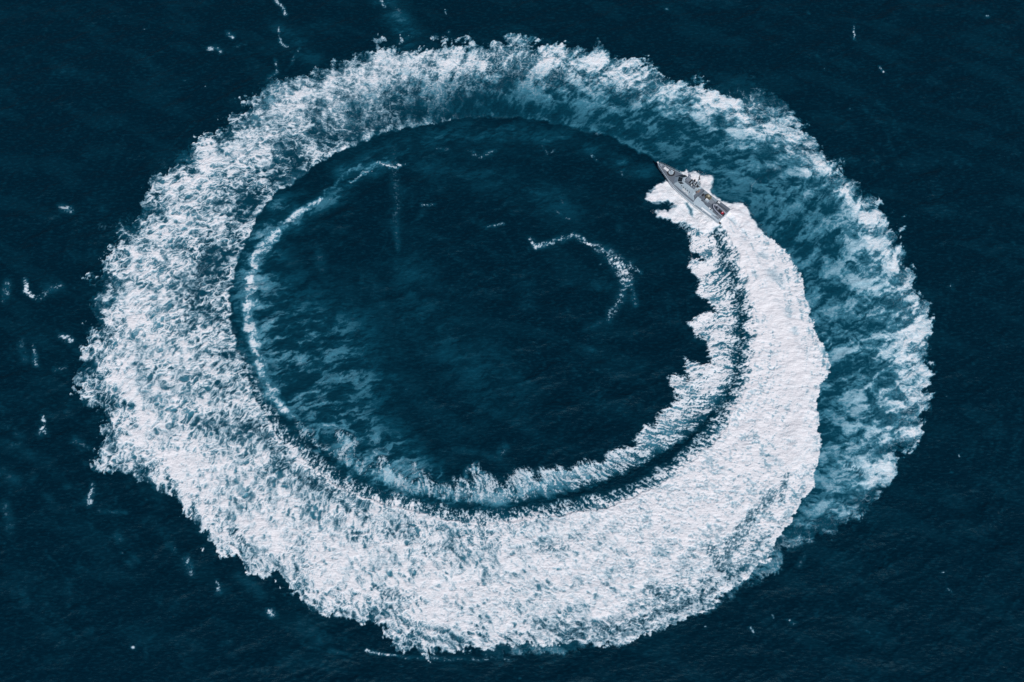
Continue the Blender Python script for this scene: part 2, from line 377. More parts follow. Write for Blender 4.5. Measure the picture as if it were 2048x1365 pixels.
    # strands run back and inward, at a slant to the track
    sp_ = pt_ + pr * .55
    sp_ = sp_ + wx * 5
    str1 = rank(fbm(pr * .33 + wx2 * 1.2 + wx3 * .5, sp_ + wx2 * 1.8 + wx3 * .5, 1.15, 4, 301, .66) + .45 * (net_ - .5) + .45 * fbm(pr * .6 + wx2 * 2, sp_ + wy2 * 2, 5, 3, 303) + .3 * fine + .3 * n3 + .35 * fbm(pr * .35, sp_, 3.2, 2, 305))
    q = td / np.maximum(td + fu, 1)
    sF = np.where(s > .6, 0, s)
    age = np.interp(s, [0, .12, .2, .28, .36, .42, .5], [0, .12, .4, .72, .9, 1.1, 1.25])
    cF = np.interp(q, [0, .12, .45, .7, .9, 1], [.92, .90, .76, .56, .24, .06]) - .36 * age * np.interp(q, [0, .2, 1], [.35, .9, .5])
    inF = sstep(-1.5, np.interp(s, [0, .15, .35, .5], [3.5, 6, 12, 14]).astype(F32), fdm + (str1 - .62) * np.interp(s, [0, .3, .5], [7, 12, 12]))
    FF = sstep(.22, 1.06, cF * 1.08 + (str1 - .5) * 1.15 * sstep(0, .3, cF) - .02) * inF
    Ff2 = FF * lerp(.96, .62, age)
    Ff2 = Ff2 * (1 - .85 * np.exp(-(fu / 5.5) ** 2) * np.interp(s, [0, .03, .3, .45], [0, 1, 1, .4]))
    rr_ = inF * (1 - mA)
    F = np.maximum(F * (1 - inF * (1 - mA)), Ff2 * (1 - mA)) + F * 0 if False else np.maximum(F, Ff2 * (1 - mA))
    A = np.maximum(A, rr_ * np.clip(cF * .55 + age * (.10 + .42 * (cloud - .35)) + .12 * fur2, 0, 1))
    Z = Z + rr_ * (.3 * np.exp(-(td / 12) ** 2) - .5 * np.exp(-(fu / 9) ** 2) + .12 * str1)
    # spatter between furrow and white wake
    gap = np.maximum(-uiA, 0)
    sp = np.interp(gap, [0, 5, 14, 26, 38], [.96, .76, .52, .26, 0]).astype(F32) * np.interp(s, [0, .02, .25, .45, .60], [0, 1, .9, .75, 0]) * (uiA < 7) * (1 + .3 * wx2)
    nsp = rank(.5 * fine + .9 * fur + .8 * (net_ - .5) + .7 * bump_ + .6 * fbm(X, Y, 3.5, 3, 311) + .3 * n3)
    A = np.maximum(A, sp * .45)
    F = np.maximum(F, sstep(.16, 1.22, sp * 1.1 + (nsp - .5) * 1.1) * sstep(.02, .2, sp))
    A = np.maximum(A, sp * .35)

    # --- bow spray beside the hull
    SP = [(1308,372),(1298,385),(1288,396),(1290,405),(1312,408),(1335,405),(1345,410),(1335,418),(1312,420),(1310,430),(1330,440),(1372,448),(1410,470),(1440,455),(1450,436),(1420,400),(1380,372),(1345,358),(1325,362)]
    SQ = [(1356,345),(1376,340),(1394,343),(1404,349),(1413,348),(1428,354),(1426,370),(1424,386),(1440,400),(1462,404),(1485,405),(1500,425),(1512,445),(1530,468),(1500,480),(1470,440),(1430,415),(1385,380)]
    sm = np.maximum(samp(poly_sd(SP, 60), U + wx2 * 6 + wx3 * 5, V + wy2 * 6 + wy3 * 5), samp(poly_sd(SQ, 60), U + wx2 * 5 + wx3 * 5, V + wy2 * 5 + wy3 * 5))
    ms = sstep(-1.5, 5, sm + 2.2 * fur + 3 * wx3)
    dk = np.zeros(GU.shape, F32)
    brush(dk, [(1316,411),(1332,412),(1350,414)], [3, 5, 3], .9); brush(dk, [(1372,408),(1381,420),(1384,430)], [2.5, 4, 3], 1.)
    brush(dk, [(1438,500),(1452,530)], 5, .4)
    dkm = samp(dk, U + wx3 * 2, V + wy3 * 2)
    sF_ = ms * (.86 + .14 * sstep(.2, .6, rank(fbm(X, Y, 2., 3, 321)) - .2)) * (1 - dkm * .9)
    F = np.where(ms > 0, np.maximum(F * (1 - dkm * .8), sF_), F)
    A = np.where(ms > 0, np.maximum(A, ms * .8 * (1 - dkm * .7)), A)
    Z = Z + ms * (.35 + .5 * np.clip(fbm(X, Y, 3.0, 3, 331), -.5, 1))

    # --- teal smoke of the older bow wave on the left inside, with its bright crest
    lm = np.zeros(GU.shape, F32)
    brush(lm, [(560,420),(520,480),(505,540),(520,600),(560,680),(600,760),(660,830),(760,900),(840,950)], [40, 52, 66, 84, 100, 105, 96, 70, 40], .46, 1.)
    brush(lm, [(545,640),(640,700),(700,760)], [90, 120, 90], .40)
    brush(lm, [(700,900),(800,965),(900,990),(1000,995),(1080,985)], [45, 42, 32, 26, 18], .50)
    brush(lm, [(560,460),(620,420),(700,370),(780,310)], [26, 22, 18, 14], .36)
    brush(lm, [(690,345),(780,300),(900,272),(1030,262),(1150,285),(1260,330)], [22, 24, 24, 22, 20, 14], .24)
    brush(lm, [(770,0),(800,50),(815,90)], [24, 26, 16], .26); brush(lm, [(560,60),(620,110)], 24, .14); brush(lm, [(1240,330),(1290,340)], 18, .2)
    brush(lm, [(820,560),(900,700),(1000,780)], [60, 70, 60], .13); brush(lm, [(850,330),(1000,360),(1150,420)], [30, 40, 30], .12)
    ul = U + wx * 22 + wx2 * 8; vl = V + wy * 14 + wy2 * 6
    lmm = samp(lm, ul, vl) * (1 - ring)
    cr_ = np.zeros(GU.shape, F32)
    brush(cr_, [(640,395),(600,425),(550,470),(512,510),(500,560),(492,610),(502,660),(516,700),(524,745),(545,790),(570,820),(600,835)], [7, 9, 11, 13, 17, 18, 17, 17, 17, 16, 13, 8], .98)
    brush(cr_, [(640,395),(690,350),(750,325),(810,330)], [5, 5, 6, 4], .60)
    brush(cr_, [(760,325),(740,340),(700,365)], [4, 6, 4], .62)
    brush(cr_, [(610,860),(636,850),(630,905),(600,895)], [6, 5, 5, 4], .6)
    brush(cr_, [(640,850),(690,855),(716,870),(705,900),(680,930)], [8, 7, 6, 9, 8], .62)
    brush(cr_, [(735,905),(748,905),(730,935),(700,955)], [4, 5, 8, 8], .7)
    brush(cr_, [(800,925),(835,940),(815,970),(790,985)], [5, 6, 9, 7], .6)
    brush(cr_, [(870,960),(886,945),(880,935)], 4, .5); brush(cr_, [(905,985),(930,950),(948,925)], [8, 7, 5], .6)
    crm = samp(cr_, U + wx2 * 16 + wx * 10 + wx3 * 4, V + wy2 * 12 + wy * 6) * (1 - ring)
    left = np.clip(np.maximum(lmm * 1.6, crm), 0, 1)
    ca2, sa2 = math.cos(-.30), math.sin(-.30)
    qx2 = X + wx * 2 + wx2 * .9 + wx3 * .5; qy2 = Y + wy * 2 + wy2 * .9 + wy3 * .5
    lx = (qx2 * ca2 - qy2 * sa2); ly = (qx2 * sa2 + qy2 * ca2)
    cl2 = rank(fbm(lx * .40, ly, 5.0, 6, 401, .70) + .35 * fbm(lx * .35, ly, 1.1, 3, 403, .6) + .25 * fbm(X, Y, 14, 2, 406))
    A = np.maximum(A, lmm * cl2 ** 1.5 * 1.05 + .20 * lmm)
    wis = rank(fbm(lx * .5 + wx3, ly + wy3, 2.8, 5, 405, .66) + .3 * net_)
    A = np.maximum(A, np.clip(crm * (.40 + .60 * wis), 0, .84))
    F = np.maximum(F, sstep(.55, 1.55, crm * (.50 + 1.0 * wis)) * .85)
    F = np.maximum(F, np.clip(th * 1.1 - .2, 0, 1) * sstep(.25, .6, lmm) * sstep(.3, .9, cl2) * .38)
    # slick dark furrow between crest and ring
    # --- inner faint lines and patches
    pt = np.zeros(GU.shape, F32)
    def P(pts, w, a): brush(pt, pts, w, a)
    P([(785,300),(790,345),(795,400),(790,440),(797,500)], [10, 12, 12, 9, 5], .30)
    P([(755,325),(790,332),(815,328)], [3, 5, 3], .75)
    P([(700,365),(725,345),(745,340)], [3, 4, 3], .6); P([(640,402),(665,396)], 3, .6)
    P([(845,410),(870,408)], [3, 3], .62); P([(935,300),(960,312),(990,300)], [4, 6, 4], .42); P([(1085,290),(1095,310),(1110,300)], 4, .36)
    P([(1180,308),(1195,322)], 3, .5); P([(870,295),(895,298)], 4, .35); P([(975,455),(1005,448)], [3, 4], .55)
    P([(1110,420),(1140,440)], [3, 4], .42); P([(1120,395),(1125,410)], 5, .3)
    P([(1060,478),(1072,492),(1092,488)], [5, 6, 5], .74); P([(1092,488),(1120,480),(1145,470),(1165,480)], [5, 8, 7, 8], .52)
    P([(1166,475),(1172,484),(1184,490)], [3, 4, 4], .95); P([(1184,490),(1215,505),(1235,520)], [8, 17, 17], .48)
    P([(1225,515),(1248,540),(1252,562)], [13, 19, 15], .74); P([(1260,530),(1282,545)], [10, 4], .55)
    P([(1252,565),(1240,600),(1215,640)], [8, 13, 8], .46); P([(1262,570),(1272,610)], [6, 6], .42)
    P([(1240,340),(1245,350)], 4, .4); P([(1390,345),(1375,338)], 4, .1)
    P([(860,600),(880,640)], 20, .14); P([(930,690),(950,720)], 20, .18); P([(740,560),(760,610),(800,700)], 26, .18); P([(700,600),(720,700),(760,780)], 30, .2)
    P([(820,760),(850,830),(900,870)], [30, 34, 30], .16); P([(640,500),(640,540)], 14, .25); P([(1000,905),(1010,895)], 9, .4); P([(880,905),(930,900),(1000,915)], 10, .22)
    P([(1170,660),(1210,640)], 8, .25)
    # outside, left
    P([(50,560),(52,580),(64,592)], [5, 6, 7], .92); P([(120,570),(90,585),(75,598)], [9, 12, 8], .42); P([(15,565),(8,600)], 9, .42)
    P([(122,415),(140,418)], [9, 9], .62); P([(125,672),(140,680)], [9, 9], .66); P([(65,690),(72,730)], [4, 7], .55); P([(40,680),(50,720)], 9, .3)
    P([(86,832),(84,865)], [5, 9], .66); P([(110,740),(130,735)], 8, .36); P([(150,880),(175,895)], 10, .32); P([(185,970),(178,1008)], [6, 8], .62); P([(195,1020),(250,1025)], 5, .32)
    P([(372,1115),(382,1148)], [9, 6], .5); P([(232,1072),(240,1080)], 7, .3); P([(345,1095),(352,1100)], 7, .42); P([(434,1165),(438,1185)], [7, 8], .55); P([(540,1222),(545,1228)], [8, 8], .72)
    P([(262,1292),(270,1296)], [5, 5], .62); P([(300,1035),(340,1090)], 10, .2); P([(10,1010),(20,1060)], 12, .3); P([(0,940),(30,960)], 16, .26); P([(30,860),(40,870)], 10, .25)
    P([(735,1300),(750,1306),(800,1312)], [5, 4, 3], .9); P([(800,1314),(900,1318),(1020,1320)], [5, 5, 4], .42); P([(660,1300),(700,1312)], 5, .3)
    P([(455,66),(466,72)], [5, 5], .62); P([(415,96),(432,96),(440,104)], [4, 5, 5], .62); P([(470,92),(490,88)], [5, 4], .3)
    P([(548,0),(565,15),(570,30)], [3, 4, 3], .75); P([(556,55),(560,85),(575,93)], [3, 3, 3], .62); P([(600,95),(590,110),(580,130)], [3, 3, 3], .48); P([(552,118),(555,140),(535,158)], [3, 4, 4], .52)
    P([(762,0),(768,12)], [5, 5], .55); P([(785,5),(800,25)], 10, .3); P([(890,18),(893,25)], [2, 2], .8); P([(1332,18),(1334,20)], [2.5, 2.5], .9)
    P([(1708,50),(1710,78)], [2, 2.2], .75); P([(1758,131),(1770,144)], [1.8, 1.8], .85); P([(1974,30),(1978,31)], [2.5, 2.5], .8); P([(1616,24),(1618,25)], 2, .8)
    P([(1648,137),(1650,139)], 2, .5); P([(1700,218),(1698,222)], 2, .5); P([(1575,1240),(1590,1246)], [4, 4], .55); P([(1500,1254),(1508,1262)], [3, 3], .6); P([(1735,1262),(1740,1266)], 2, .5)
    P([(1545,1230),(1548,1234)], 2.5, .7); P([(1895,1178),(1905,1184)], 2.5, .5); P([(1918,910),(1921,914)], 2.5, .6); P([(1608,1112),(1600,1130)], 6, .3); P([(1900,570),(1905,574)], 1.8, .7)
    P([(1640,550),(1820,620)], 5, .0)
    P([(880,660),(930,690),(940,710)], 16, .12); P([(1040,560),(1060,600)], 18, .10)
    P([(610,1250),(640,1280)], 14, .22); P([(480,1150),(520,1190)], 14, .22); P([(90,990),(110,1010)], 8, .2)
    rs = np.random.RandomState(5)
    for _ in range(70):
        a, b = rs.rand() * 520 - 20, 700 + rs.rand() * 640
        P([(a, b), (a + rs.randn() * 12, b + rs.randn() * 8)], 4 + rs.rand() * 6, .10 + .16 * rs.rand())
    for _ in range(60):
        a, b = 560 + rs.rand() * 760, 280 + rs.rand() * 560
        P([(a, b), (a + rs.randn() * 12, b + rs.randn() * 8)], 4 + rs.rand() * 5, .08 + .16 * rs.rand())
    for _ in range(50):
        a, b = rs.rand() * 2048, rs.rand() * 1365
        P([(a, b), (a + 3, b + 1)], 1.6, .35 + .3 * rs.rand())
    ptm = samp(pt, U + wx2 * 4 + wx3 * 2, V + wy2 * 4 + wy3 * 2) * (1 - ring) * (1 - inF)
    npat = rank(net_ * .8 + fine * .5 + fbm(X * .6 + wx3, Y + wy3, 1.2, 4, 421, .62) * 1.2)
    FP = sstep(.52, 1.30, ptm * .95 + (npat - .25) * .75) * sstep(.03, .5, ptm)
    F = np.maximum(F, FP * .88)
    A = np.maximum(A, ptm * .46 * (.3 + .9 * cloud))
    # halo of lighter water round foam
    # --- open sea: faint air; light on swell and ripples painted as paler streaks
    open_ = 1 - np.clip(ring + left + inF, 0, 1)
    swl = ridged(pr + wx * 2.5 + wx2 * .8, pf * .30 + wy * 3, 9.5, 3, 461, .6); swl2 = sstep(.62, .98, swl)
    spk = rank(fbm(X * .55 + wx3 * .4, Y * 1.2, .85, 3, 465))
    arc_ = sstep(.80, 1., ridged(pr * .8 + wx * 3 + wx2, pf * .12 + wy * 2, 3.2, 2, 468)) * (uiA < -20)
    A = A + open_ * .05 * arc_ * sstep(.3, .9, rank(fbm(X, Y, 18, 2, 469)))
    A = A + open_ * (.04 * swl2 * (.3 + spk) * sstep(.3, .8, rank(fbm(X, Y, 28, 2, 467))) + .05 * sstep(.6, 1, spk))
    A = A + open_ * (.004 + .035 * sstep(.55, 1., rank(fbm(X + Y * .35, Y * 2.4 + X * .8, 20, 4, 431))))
    # --- sea height: wind waves everywhere, damped in the wake
    damp = 1 - .6 * ring
    wv = np.zeros_like(X); rs = np.random.RandomState(9)
    for k in range(34):
        lam = 1.6 * (14 / 1.6) ** rs.rand(); a = -1.05 + .75 * rs.randn() * .6
        kx_, ky_ = math.cos(a) * 2 * math.pi / lam, math.sin(a) * 2 * math.pi / lam
        ph = kx_ * (X + wx * 3) + ky_ * (Y + wy * 3) + rs.rand() * 6.28
        wv = wv + (.0085 * lam) * (1 - np.abs(np.sin(ph * .5)) * 2).astype(F32)
    wv = wv * .6 * (.55 + .8 * rank(fbm(X, Y, 30, 2, 441)))
    Z = Z + .12 * (1 - ring) * swl2
    Z = Z + damp * wv + .06 * damp * fbm(X + .5 * Y, Y * 1.5, 1.1, 3, 451)
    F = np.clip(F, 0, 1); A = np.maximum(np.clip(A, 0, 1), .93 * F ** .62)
    reg = np.where(np.clip(ring + inF + (ms > .3), 0, 1) > .5, 1, np.where((F > .3) & (ptm > .25), 2, 0))
    return F.astype(F32), A.astype(F32), Z.astype(F32), reg.astype(np.int8)

# ================================================================ the sea
def link(o): sc.collection.objects.link(o); return o
def tag(o, label=None, cat=None, group=None, kind=None):
    if label: o['label'] = label
    if cat: o['category'] = cat
    if group: o['group'] = group
    if kind: o['kind'] = kind
    return o

def sea_material():
    m = bpy.data.materials.new('sea'); m.use_nodes = True; t = m.node_tree; N = t.nodes; L = t.links
    b = N['Principled BSDF']
    air = N.new('ShaderNodeAttribute'); air.attribute_name = 'air'
    foam = N.new('ShaderNodeAttribute'); foam.attribute_name = 'foam'
    geo = N.new('ShaderNodeNewGeometry')
    rmp = N.new('ShaderNodeValToRGB'); e = rmp.color_ramp.elements
    cols = [(0, WATER_DEEP), (.25, (.003, .056, .092)), (.5, (.050, .205, .285)), (.75, (.33, .53, .62)), (1, (.78, .86, .90))]
    e[0].position, e[0].color = cols[0][0], (*cols[0][1], 1); e[1].position, e[1].color = 1, (*cols[4][1], 1)
    for p, c in cols[1:4]:
        k = e.new(p); k.color = (*c, 1)
    # speckle finer than the mesh
    n = N.new('ShaderNodeTexNoise'); n.inputs['Scale'].default_value = 2.2; n.inputs['Detail'].default_value = 5; n.inputs['Roughness'].default_value = .7
    L.new(geo.outputs['Position'], n.inputs['Vector'])
    mr = N.new('ShaderNodeMapRange'); mr.inputs[1].default_value = .25; mr.inputs[2].default_value = .75; mr.inputs[3].default_value = -.5; mr.inputs[4].default_value = .5
    L.new(n.outputs['Fac'], mr.inputs[0])
    def math_(op, a, b_, c=None):
        q = N.new('ShaderNodeMath'); q.operation = op
        for i, v in enumerate((a, b_, c)):
            if v is None: continue
            if isinstance(v, (int, float)): q.inputs[i].default_value = v
            else: L.new(v, q.inputs[i])
        return q.outputs[0]
    # grain strongest where foam is thin: f(1-f)
    inv = math_('SUBTRACT', 1., foam.outputs['Fac'])
    thin = math_('MULTIPLY', foam.outputs['Fac'], inv)
    gf = math_('MULTIPLY', thin, mr.outputs[0]); f2 = math_('MULTIPLY_ADD', gf, 2.0, foam.outputs['Fac'])
    f2 = math_('MAXIMUM', f2, 0.); f3 = math_('POWER', f2, 1.75)
    f3 = math_('MINIMUM', f3, 1.)
    ga = math_('MULTIPLY', air.outputs['Fac'], mr.outputs[0]); a2 = math_('MULTIPLY_ADD', ga, .22, air.outputs['Fac'])
    L.new(a2, rmp.inputs['Fac'])
    mx = N.new('ShaderNodeMix'); mx.data_type = 'RGBA'
    L.new(f3, mx.inputs[0]); L.new(rmp.outputs['Color'], mx.inputs[6]); mx.inputs[7].default_value = (.90, .875, .885, 1)
    L.new(mx.outputs[2], b.inputs['Base Color'])
    ro = N.new('ShaderNodeMapRange'); ro.inputs[1].default_value = 0; ro.inputs[2].default_value = .5; ro.inputs[3].default_value = .30; ro.inputs[4].default_value = .85
    L.new(a2, ro.inputs[0]); L.new(ro.outputs[0], b.inputs['Roughness'])
    b.inputs['IOR'].default_value = 1.33; b.inputs['Specular Tint'].default_value = (.45, .85, 1, 1)
    sp = N.new('ShaderNodeMapRange'); sp.inputs[1].default_value = 0; sp.inputs[2].default_value = .6; sp.inputs[3].default_value = .12; sp.inputs[4].default_value = .05
    L.new(a2, sp.inputs[0]); L.new(sp.outputs[0], b.inputs['Specular IOR Level'])
    # wind ripples: short crested, drawn out across the wind
    mp = N.new('ShaderNodeMapping'); mp.inputs['Rotation'].default_value = (0, 0, R_(35)); mp.inputs['Scale'].default_value = (.42, 1.25, 1)
    L.new(geo.outputs['Position'], mp.inputs['Vector'])
    n2 = N.new('ShaderNodeTexNoise'); n2.inputs['Scale'].default_value = .95; n2.inputs['Detail'].default_value = 5; n2.inputs['Roughness'].default_value = .62
    L.new(mp.outputs[0], n2.inputs['Vector'])
    bp = N.new('ShaderNodeBump'); bp.inputs['Strength'].default_value = 1; bp.inputs['Distance'].default_value = .30
    L.new(n2.outputs['Fac'], bp.inputs['Height'])
    bp2 = N.new('ShaderNodeBump'); bp2.inputs['Strength'].default_value = 1
    hb = math_('MULTIPLY', f3, n.outputs['Fac']); bp2.inputs['Distance'].default_value = .16
    L.new(hb, bp2.inputs['Height']); L.new(bp.outputs[0], bp2.inputs['Normal'])
    L.new(bp2.outputs[0], b.inputs['Normal'])
    return m
WATER_DEEP = (.0003, .0138, .0270)
SEA = sea_material()

STEP = .2
xf = np.arange(-214, 214.01, STEP); yf = np.arange(-124, 158.01, STEP)
far = [-20000, -6000, -2500, -1200, -600, -340, -250]
xs = np.concatenate([far, xf, [-k for k in far[::-1]]]); ys = np.concatenate([far, yf, [-k for k in far[::-1]]])
XX, YY = np.meshgrid(xs, ys)
nx, ny = len(xs), len(ys); k0 = len(far)
Fm = np.zeros((ny, nx), F32); Am = np.full((ny, nx), .03, F32); Zm = np.zeros((ny, nx), F32); Gm = np.zeros((ny, nx), np.int8)
FXs, FYs = XX[k0:-k0, k0:-k0], YY[k0:-k0, k0:-k0]
Uf, Vf = to_uv(FXs, FYs)
f_, a_, z_, g_ = fields(Uf, Vf, FXs, FYs)
edge = np.minimum(np.minimum(FXs - xf[0], xf[-1] - FXs), np.minimum(FYs - yf[0], yf[-1] - FYs))
z_ = z_ * np.clip(edge / 10, 0, 1)
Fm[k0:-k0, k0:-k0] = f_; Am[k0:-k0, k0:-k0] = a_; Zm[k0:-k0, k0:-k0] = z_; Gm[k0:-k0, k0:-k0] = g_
idx = np.arange(nx * ny, dtype=np.int32).reshape(ny, nx)
quads = np.stack([idx[:-1, :-1], idx[:-1, 1:], idx[1:, 1:], idx[1:, :-1]], -1).reshape(-1, 4)
qreg = Gm[:-1, :-1].ravel()
P3 = np.stack([XX, YY, Zm], -1).reshape(-1, 3).astype(F32)
def sheet(name, q):
    used = np.zeros(nx * ny, bool); used[q.ravel()] = True
    remap = np.cumsum(used, dtype=np.int32) - 1
    vs = P3[used]; ql = remap[q]
    me = bpy.data.meshes.new(name)
    me.vertices.add(len(vs)); me.vertices.foreach_set('co', vs.ravel())
    me.loops.add(ql.size); me.loops.foreach_set('vertex_index', ql.ravel().astype(np.int32))
    me.polygons.add(len(ql)); me.polygons.foreach_set('loop_start', np.arange(0, ql.size, 4, dtype=np.int32))
    me.polygons.foreach_set('loop_total', np.full(len(ql), 4, np.int32))
    me.update(calc_edges=True)
    me.shade_smooth()
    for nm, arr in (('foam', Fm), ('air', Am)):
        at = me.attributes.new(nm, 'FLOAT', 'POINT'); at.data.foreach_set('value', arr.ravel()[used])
    me.materials.append(SEA)
    return link(bpy.data.objects.new(name, me))
tag(sheet('water', quads[qreg == 0]), 'dark blue open sea with fine wind ripples', kind='structure')
tag(sheet('wake_foam', quads[qreg == 1]), 'broad white ring of churned foam left behind the circling patrol boat', 'foam', kind='stuff')
if (qreg == 2).any():
    tag(sheet('foam_patches', quads[qreg == 2]), 'small scattered white foam patches on the dark sea away from the ring', 'foam', kind='stuff')

# ================================================================ materials of the boat
def paint(name, col, rough=.55, var=.12, scale=1.2, metal=0.):
    m = bpy.data.materials.new(name); m.use_nodes = True; t = m.node_tree; N = t.nodes; L = t.links; b = N['Principled BSDF']
    tc = N.new('ShaderNodeTexCoord'); n = N.new('ShaderNodeTexNoise'); n.inputs['Scale'].default_value = scale; n.inputs['Detail'].default_value = 6; n.inputs['Roughness'].default_value = .65
    L.new(tc.outputs['Object'], n.inputs['Vector'])
    mx = N.new('ShaderNodeMix'); mx.data_type = 'RGBA'; L.new(n.outputs['Fac'], mx.inputs[0])
    mx.inputs[6].default_value = (*[c * (1 - var) for c in col], 1); mx.inputs[7].default_value = (*[min(1, c * (1 + var)) for c in col], 1)
    L.new(mx.outputs[2], b.inputs['Base Color']); b.inputs['Roughness'].default_value = rough; b.inputs['Metallic'].default_value = metal
    return m
M = dict(letter=paint('letter_white', (.9, .9, .9), .5, .02), grey=paint('pale_blue_grey_paint', (.41, .50, .56)), roof=paint('roof_grey_paint', (.42, .50, .56)), deck=paint('dark_deck_paint', (.120, .148, .185), .8, .18, 2.5),
         white=paint('white_paint', (.80, .81, .82), .5, .05), glass=paint('tinted_glass', (.015, .022, .03), .12, .3), dark=paint('black_fittings', (.03, .03, .035), .5),
         olive=paint('olive_cover', (.14, .13, .09), .9), tan=paint('tan_cloth', (.55, .34, .20), .9), navy=paint('dark_cloth', (.03, .035, .05), .9),
         red=paint('red_cover', (.50, .015, .03), .6), rubber=paint('dark_rubber', (.06, .07, .10), .6), tube=paint('grey_tube', (.20, .23, .30), .6),
         steel=paint('steel', (.35, .37, .38), .4), skin=paint('skin', (.45, .26, .18), .6), hair=paint('hair', (.03, .02, .015), .8), cream=paint('cream_ring', (.75, .68, .50), .6),
         mid=paint('mid_grey_paint', (.22, .25, .29)))

class MB:
    """collects shapes and links them as one mesh"""
    def __init__(s): s.v = []; s.f = []
    def add(s, v, f): o = len(s.v); s.v += [tuple(p) for p in v]; s.f += [tuple(i + o for i in q) for q in f]; return s
    def box(s, c, d, rz=0., taper=1.):
        x, y, z = [k / 2 for k in d]; P = []
        for sz in (-1, 1):
            t = 1 if sz < 0 else taper
            for sx, sy in ((-1, -1), (1, -1), (1, 1), (-1, 1)):
                a, b = sx * x * t, sy * y * t
                P.append((c[0] + a * math.cos(rz) - b * math.sin(rz), c[1] + a * math.sin(rz) + b * math.cos(rz), c[2] + sz * z))
        return s.add(P, [(3, 2, 1, 0), (4, 5, 6, 7), (0, 1, 5, 4), (1, 2, 6, 5), (2, 3, 7, 6), (3, 0, 4, 7)])
    def cyl(s, c, r, h, n=16, r2=None):
        r2 = r if r2 is None else r2
        P = [(c[0] + rr * math.cos(2 * math.pi * i / n), c[1] + rr * math.sin(2 * math.pi * i / n), c[2] + dz) for rr, dz in ((r, 0), (r2, h)) for i in range(n)]
        return s.add(P, [tuple(range(n - 1, -1, -1)), tuple(range(n, 2 * n))] + [(i, (i + 1) % n, n + (i + 1) % n, n + i) for i in range(n)])
    def tube(s, pts, r, n=8, close=False):
        P = []; m = len(pts)
        for i, p in enumerate(pts):
            p = Vector(p); a = Vector(pts[(i - 1) % m if close else max(i - 1, 0)]); b = Vector(pts[(i + 1) % m if close else min(i + 1, m - 1)])
            t = (b - a).normalized(); u = t.cross(Vector((0, 0, 1)));
            if u.length < 1e-3: u = t.cross(Vector((1, 0, 0)))
            u.normalize(); w_ = u.cross(t); rr = r[i] if isinstance(r, (list, tuple)) else r
            for k in range(n): P.append(p + (u * math.cos(2 * math.pi * k / n) + w_ * math.sin(2 * math.pi * k / n)) * rr)
        f = []
        for i in range(m if close else m - 1):
            for k in range(n):
                j = (i + 1) % m; f.append((i * n + k, i * n + (k + 1) % n, j * n + (k + 1) % n, j * n + k))
        if not close: f += [tuple(range(n - 1, -1, -1)), tuple((m - 1) * n + k for k in range(n))]
        return s.add(P, f)
    def loft(s, rings, cap=True):
        n = len(rings[0]); f = []
        for i in range(len(rings) - 1):
            for k in range(n): f.append((i * n + k, i * n + (k + 1) % n, (i + 1) * n + (k + 1) % n, (i + 1) * n + k))
        if cap: f += [tuple(range(n - 1, -1, -1)), tuple((len(rings) - 1) * n + k for k in range(n))]
        return s.add([p for r in rings for p in r], f)
    def dome(s, c, r, n=12, m=5, sq=1.):
        rings = []
        for j in range(m + 1):
            a = math.pi / 2 * j / m * .98; rings.append([(c[0] + r * math.cos(a) * math.cos(2 * math.pi * k / n), c[1] + r * math.cos(a) * math.sin(2 * math.pi * k / n), c[2] + r * sq * math.sin(a)) for k in range(n)])
        return s.loft(rings)
    def build(s, name, mat, parent=None, bevel=0., smooth=False):
        me = bpy.data.meshes.new(name); me.from_pydata(s.v, [], s.f); me.validate(); 
        bm = bmesh.new(); bm.from_mesh(me); bmesh.ops.recalc_face_normals(bm, faces=bm.faces)
        if bevel: bmesh.ops.bevel(bm, geom=bm.edges[:], offset=bevel, segments=2, affect='EDGES', clamp_overlap=True)
        bm.to_mesh(me); bm.free()
        if smooth: me.shade_smooth()
        me.materials.append(M[mat]); o = link(bpy.data.objects.new(name, me))
        if parent: o.parent = parent
        return o

# ================================================================ the patrol boat   (x forward from the transom, y to port, z up)
boat = link(bpy.data.objects.new('patrol_boat', None))
boat.location = (69.95, 44.95, 0.15); boat.rotation_euler = (R_(5), R_(-1.2), R_(137.7))
tag(boat, 'grey patrol boat with dark deck turning at the head of its white wake', 'boat')
BM = Matrix.LocRotScale(boat.location, boat.rotation_euler, None)
def on_boat(o, x, y, z, rz=0.):
    m = BM @ Matrix.Translation((x, y, z)) @ Matrix.Rotation(rz, 4, 'Z')
    o.location = m.to_translation(); o.rotation_euler = m.to_euler(); return o

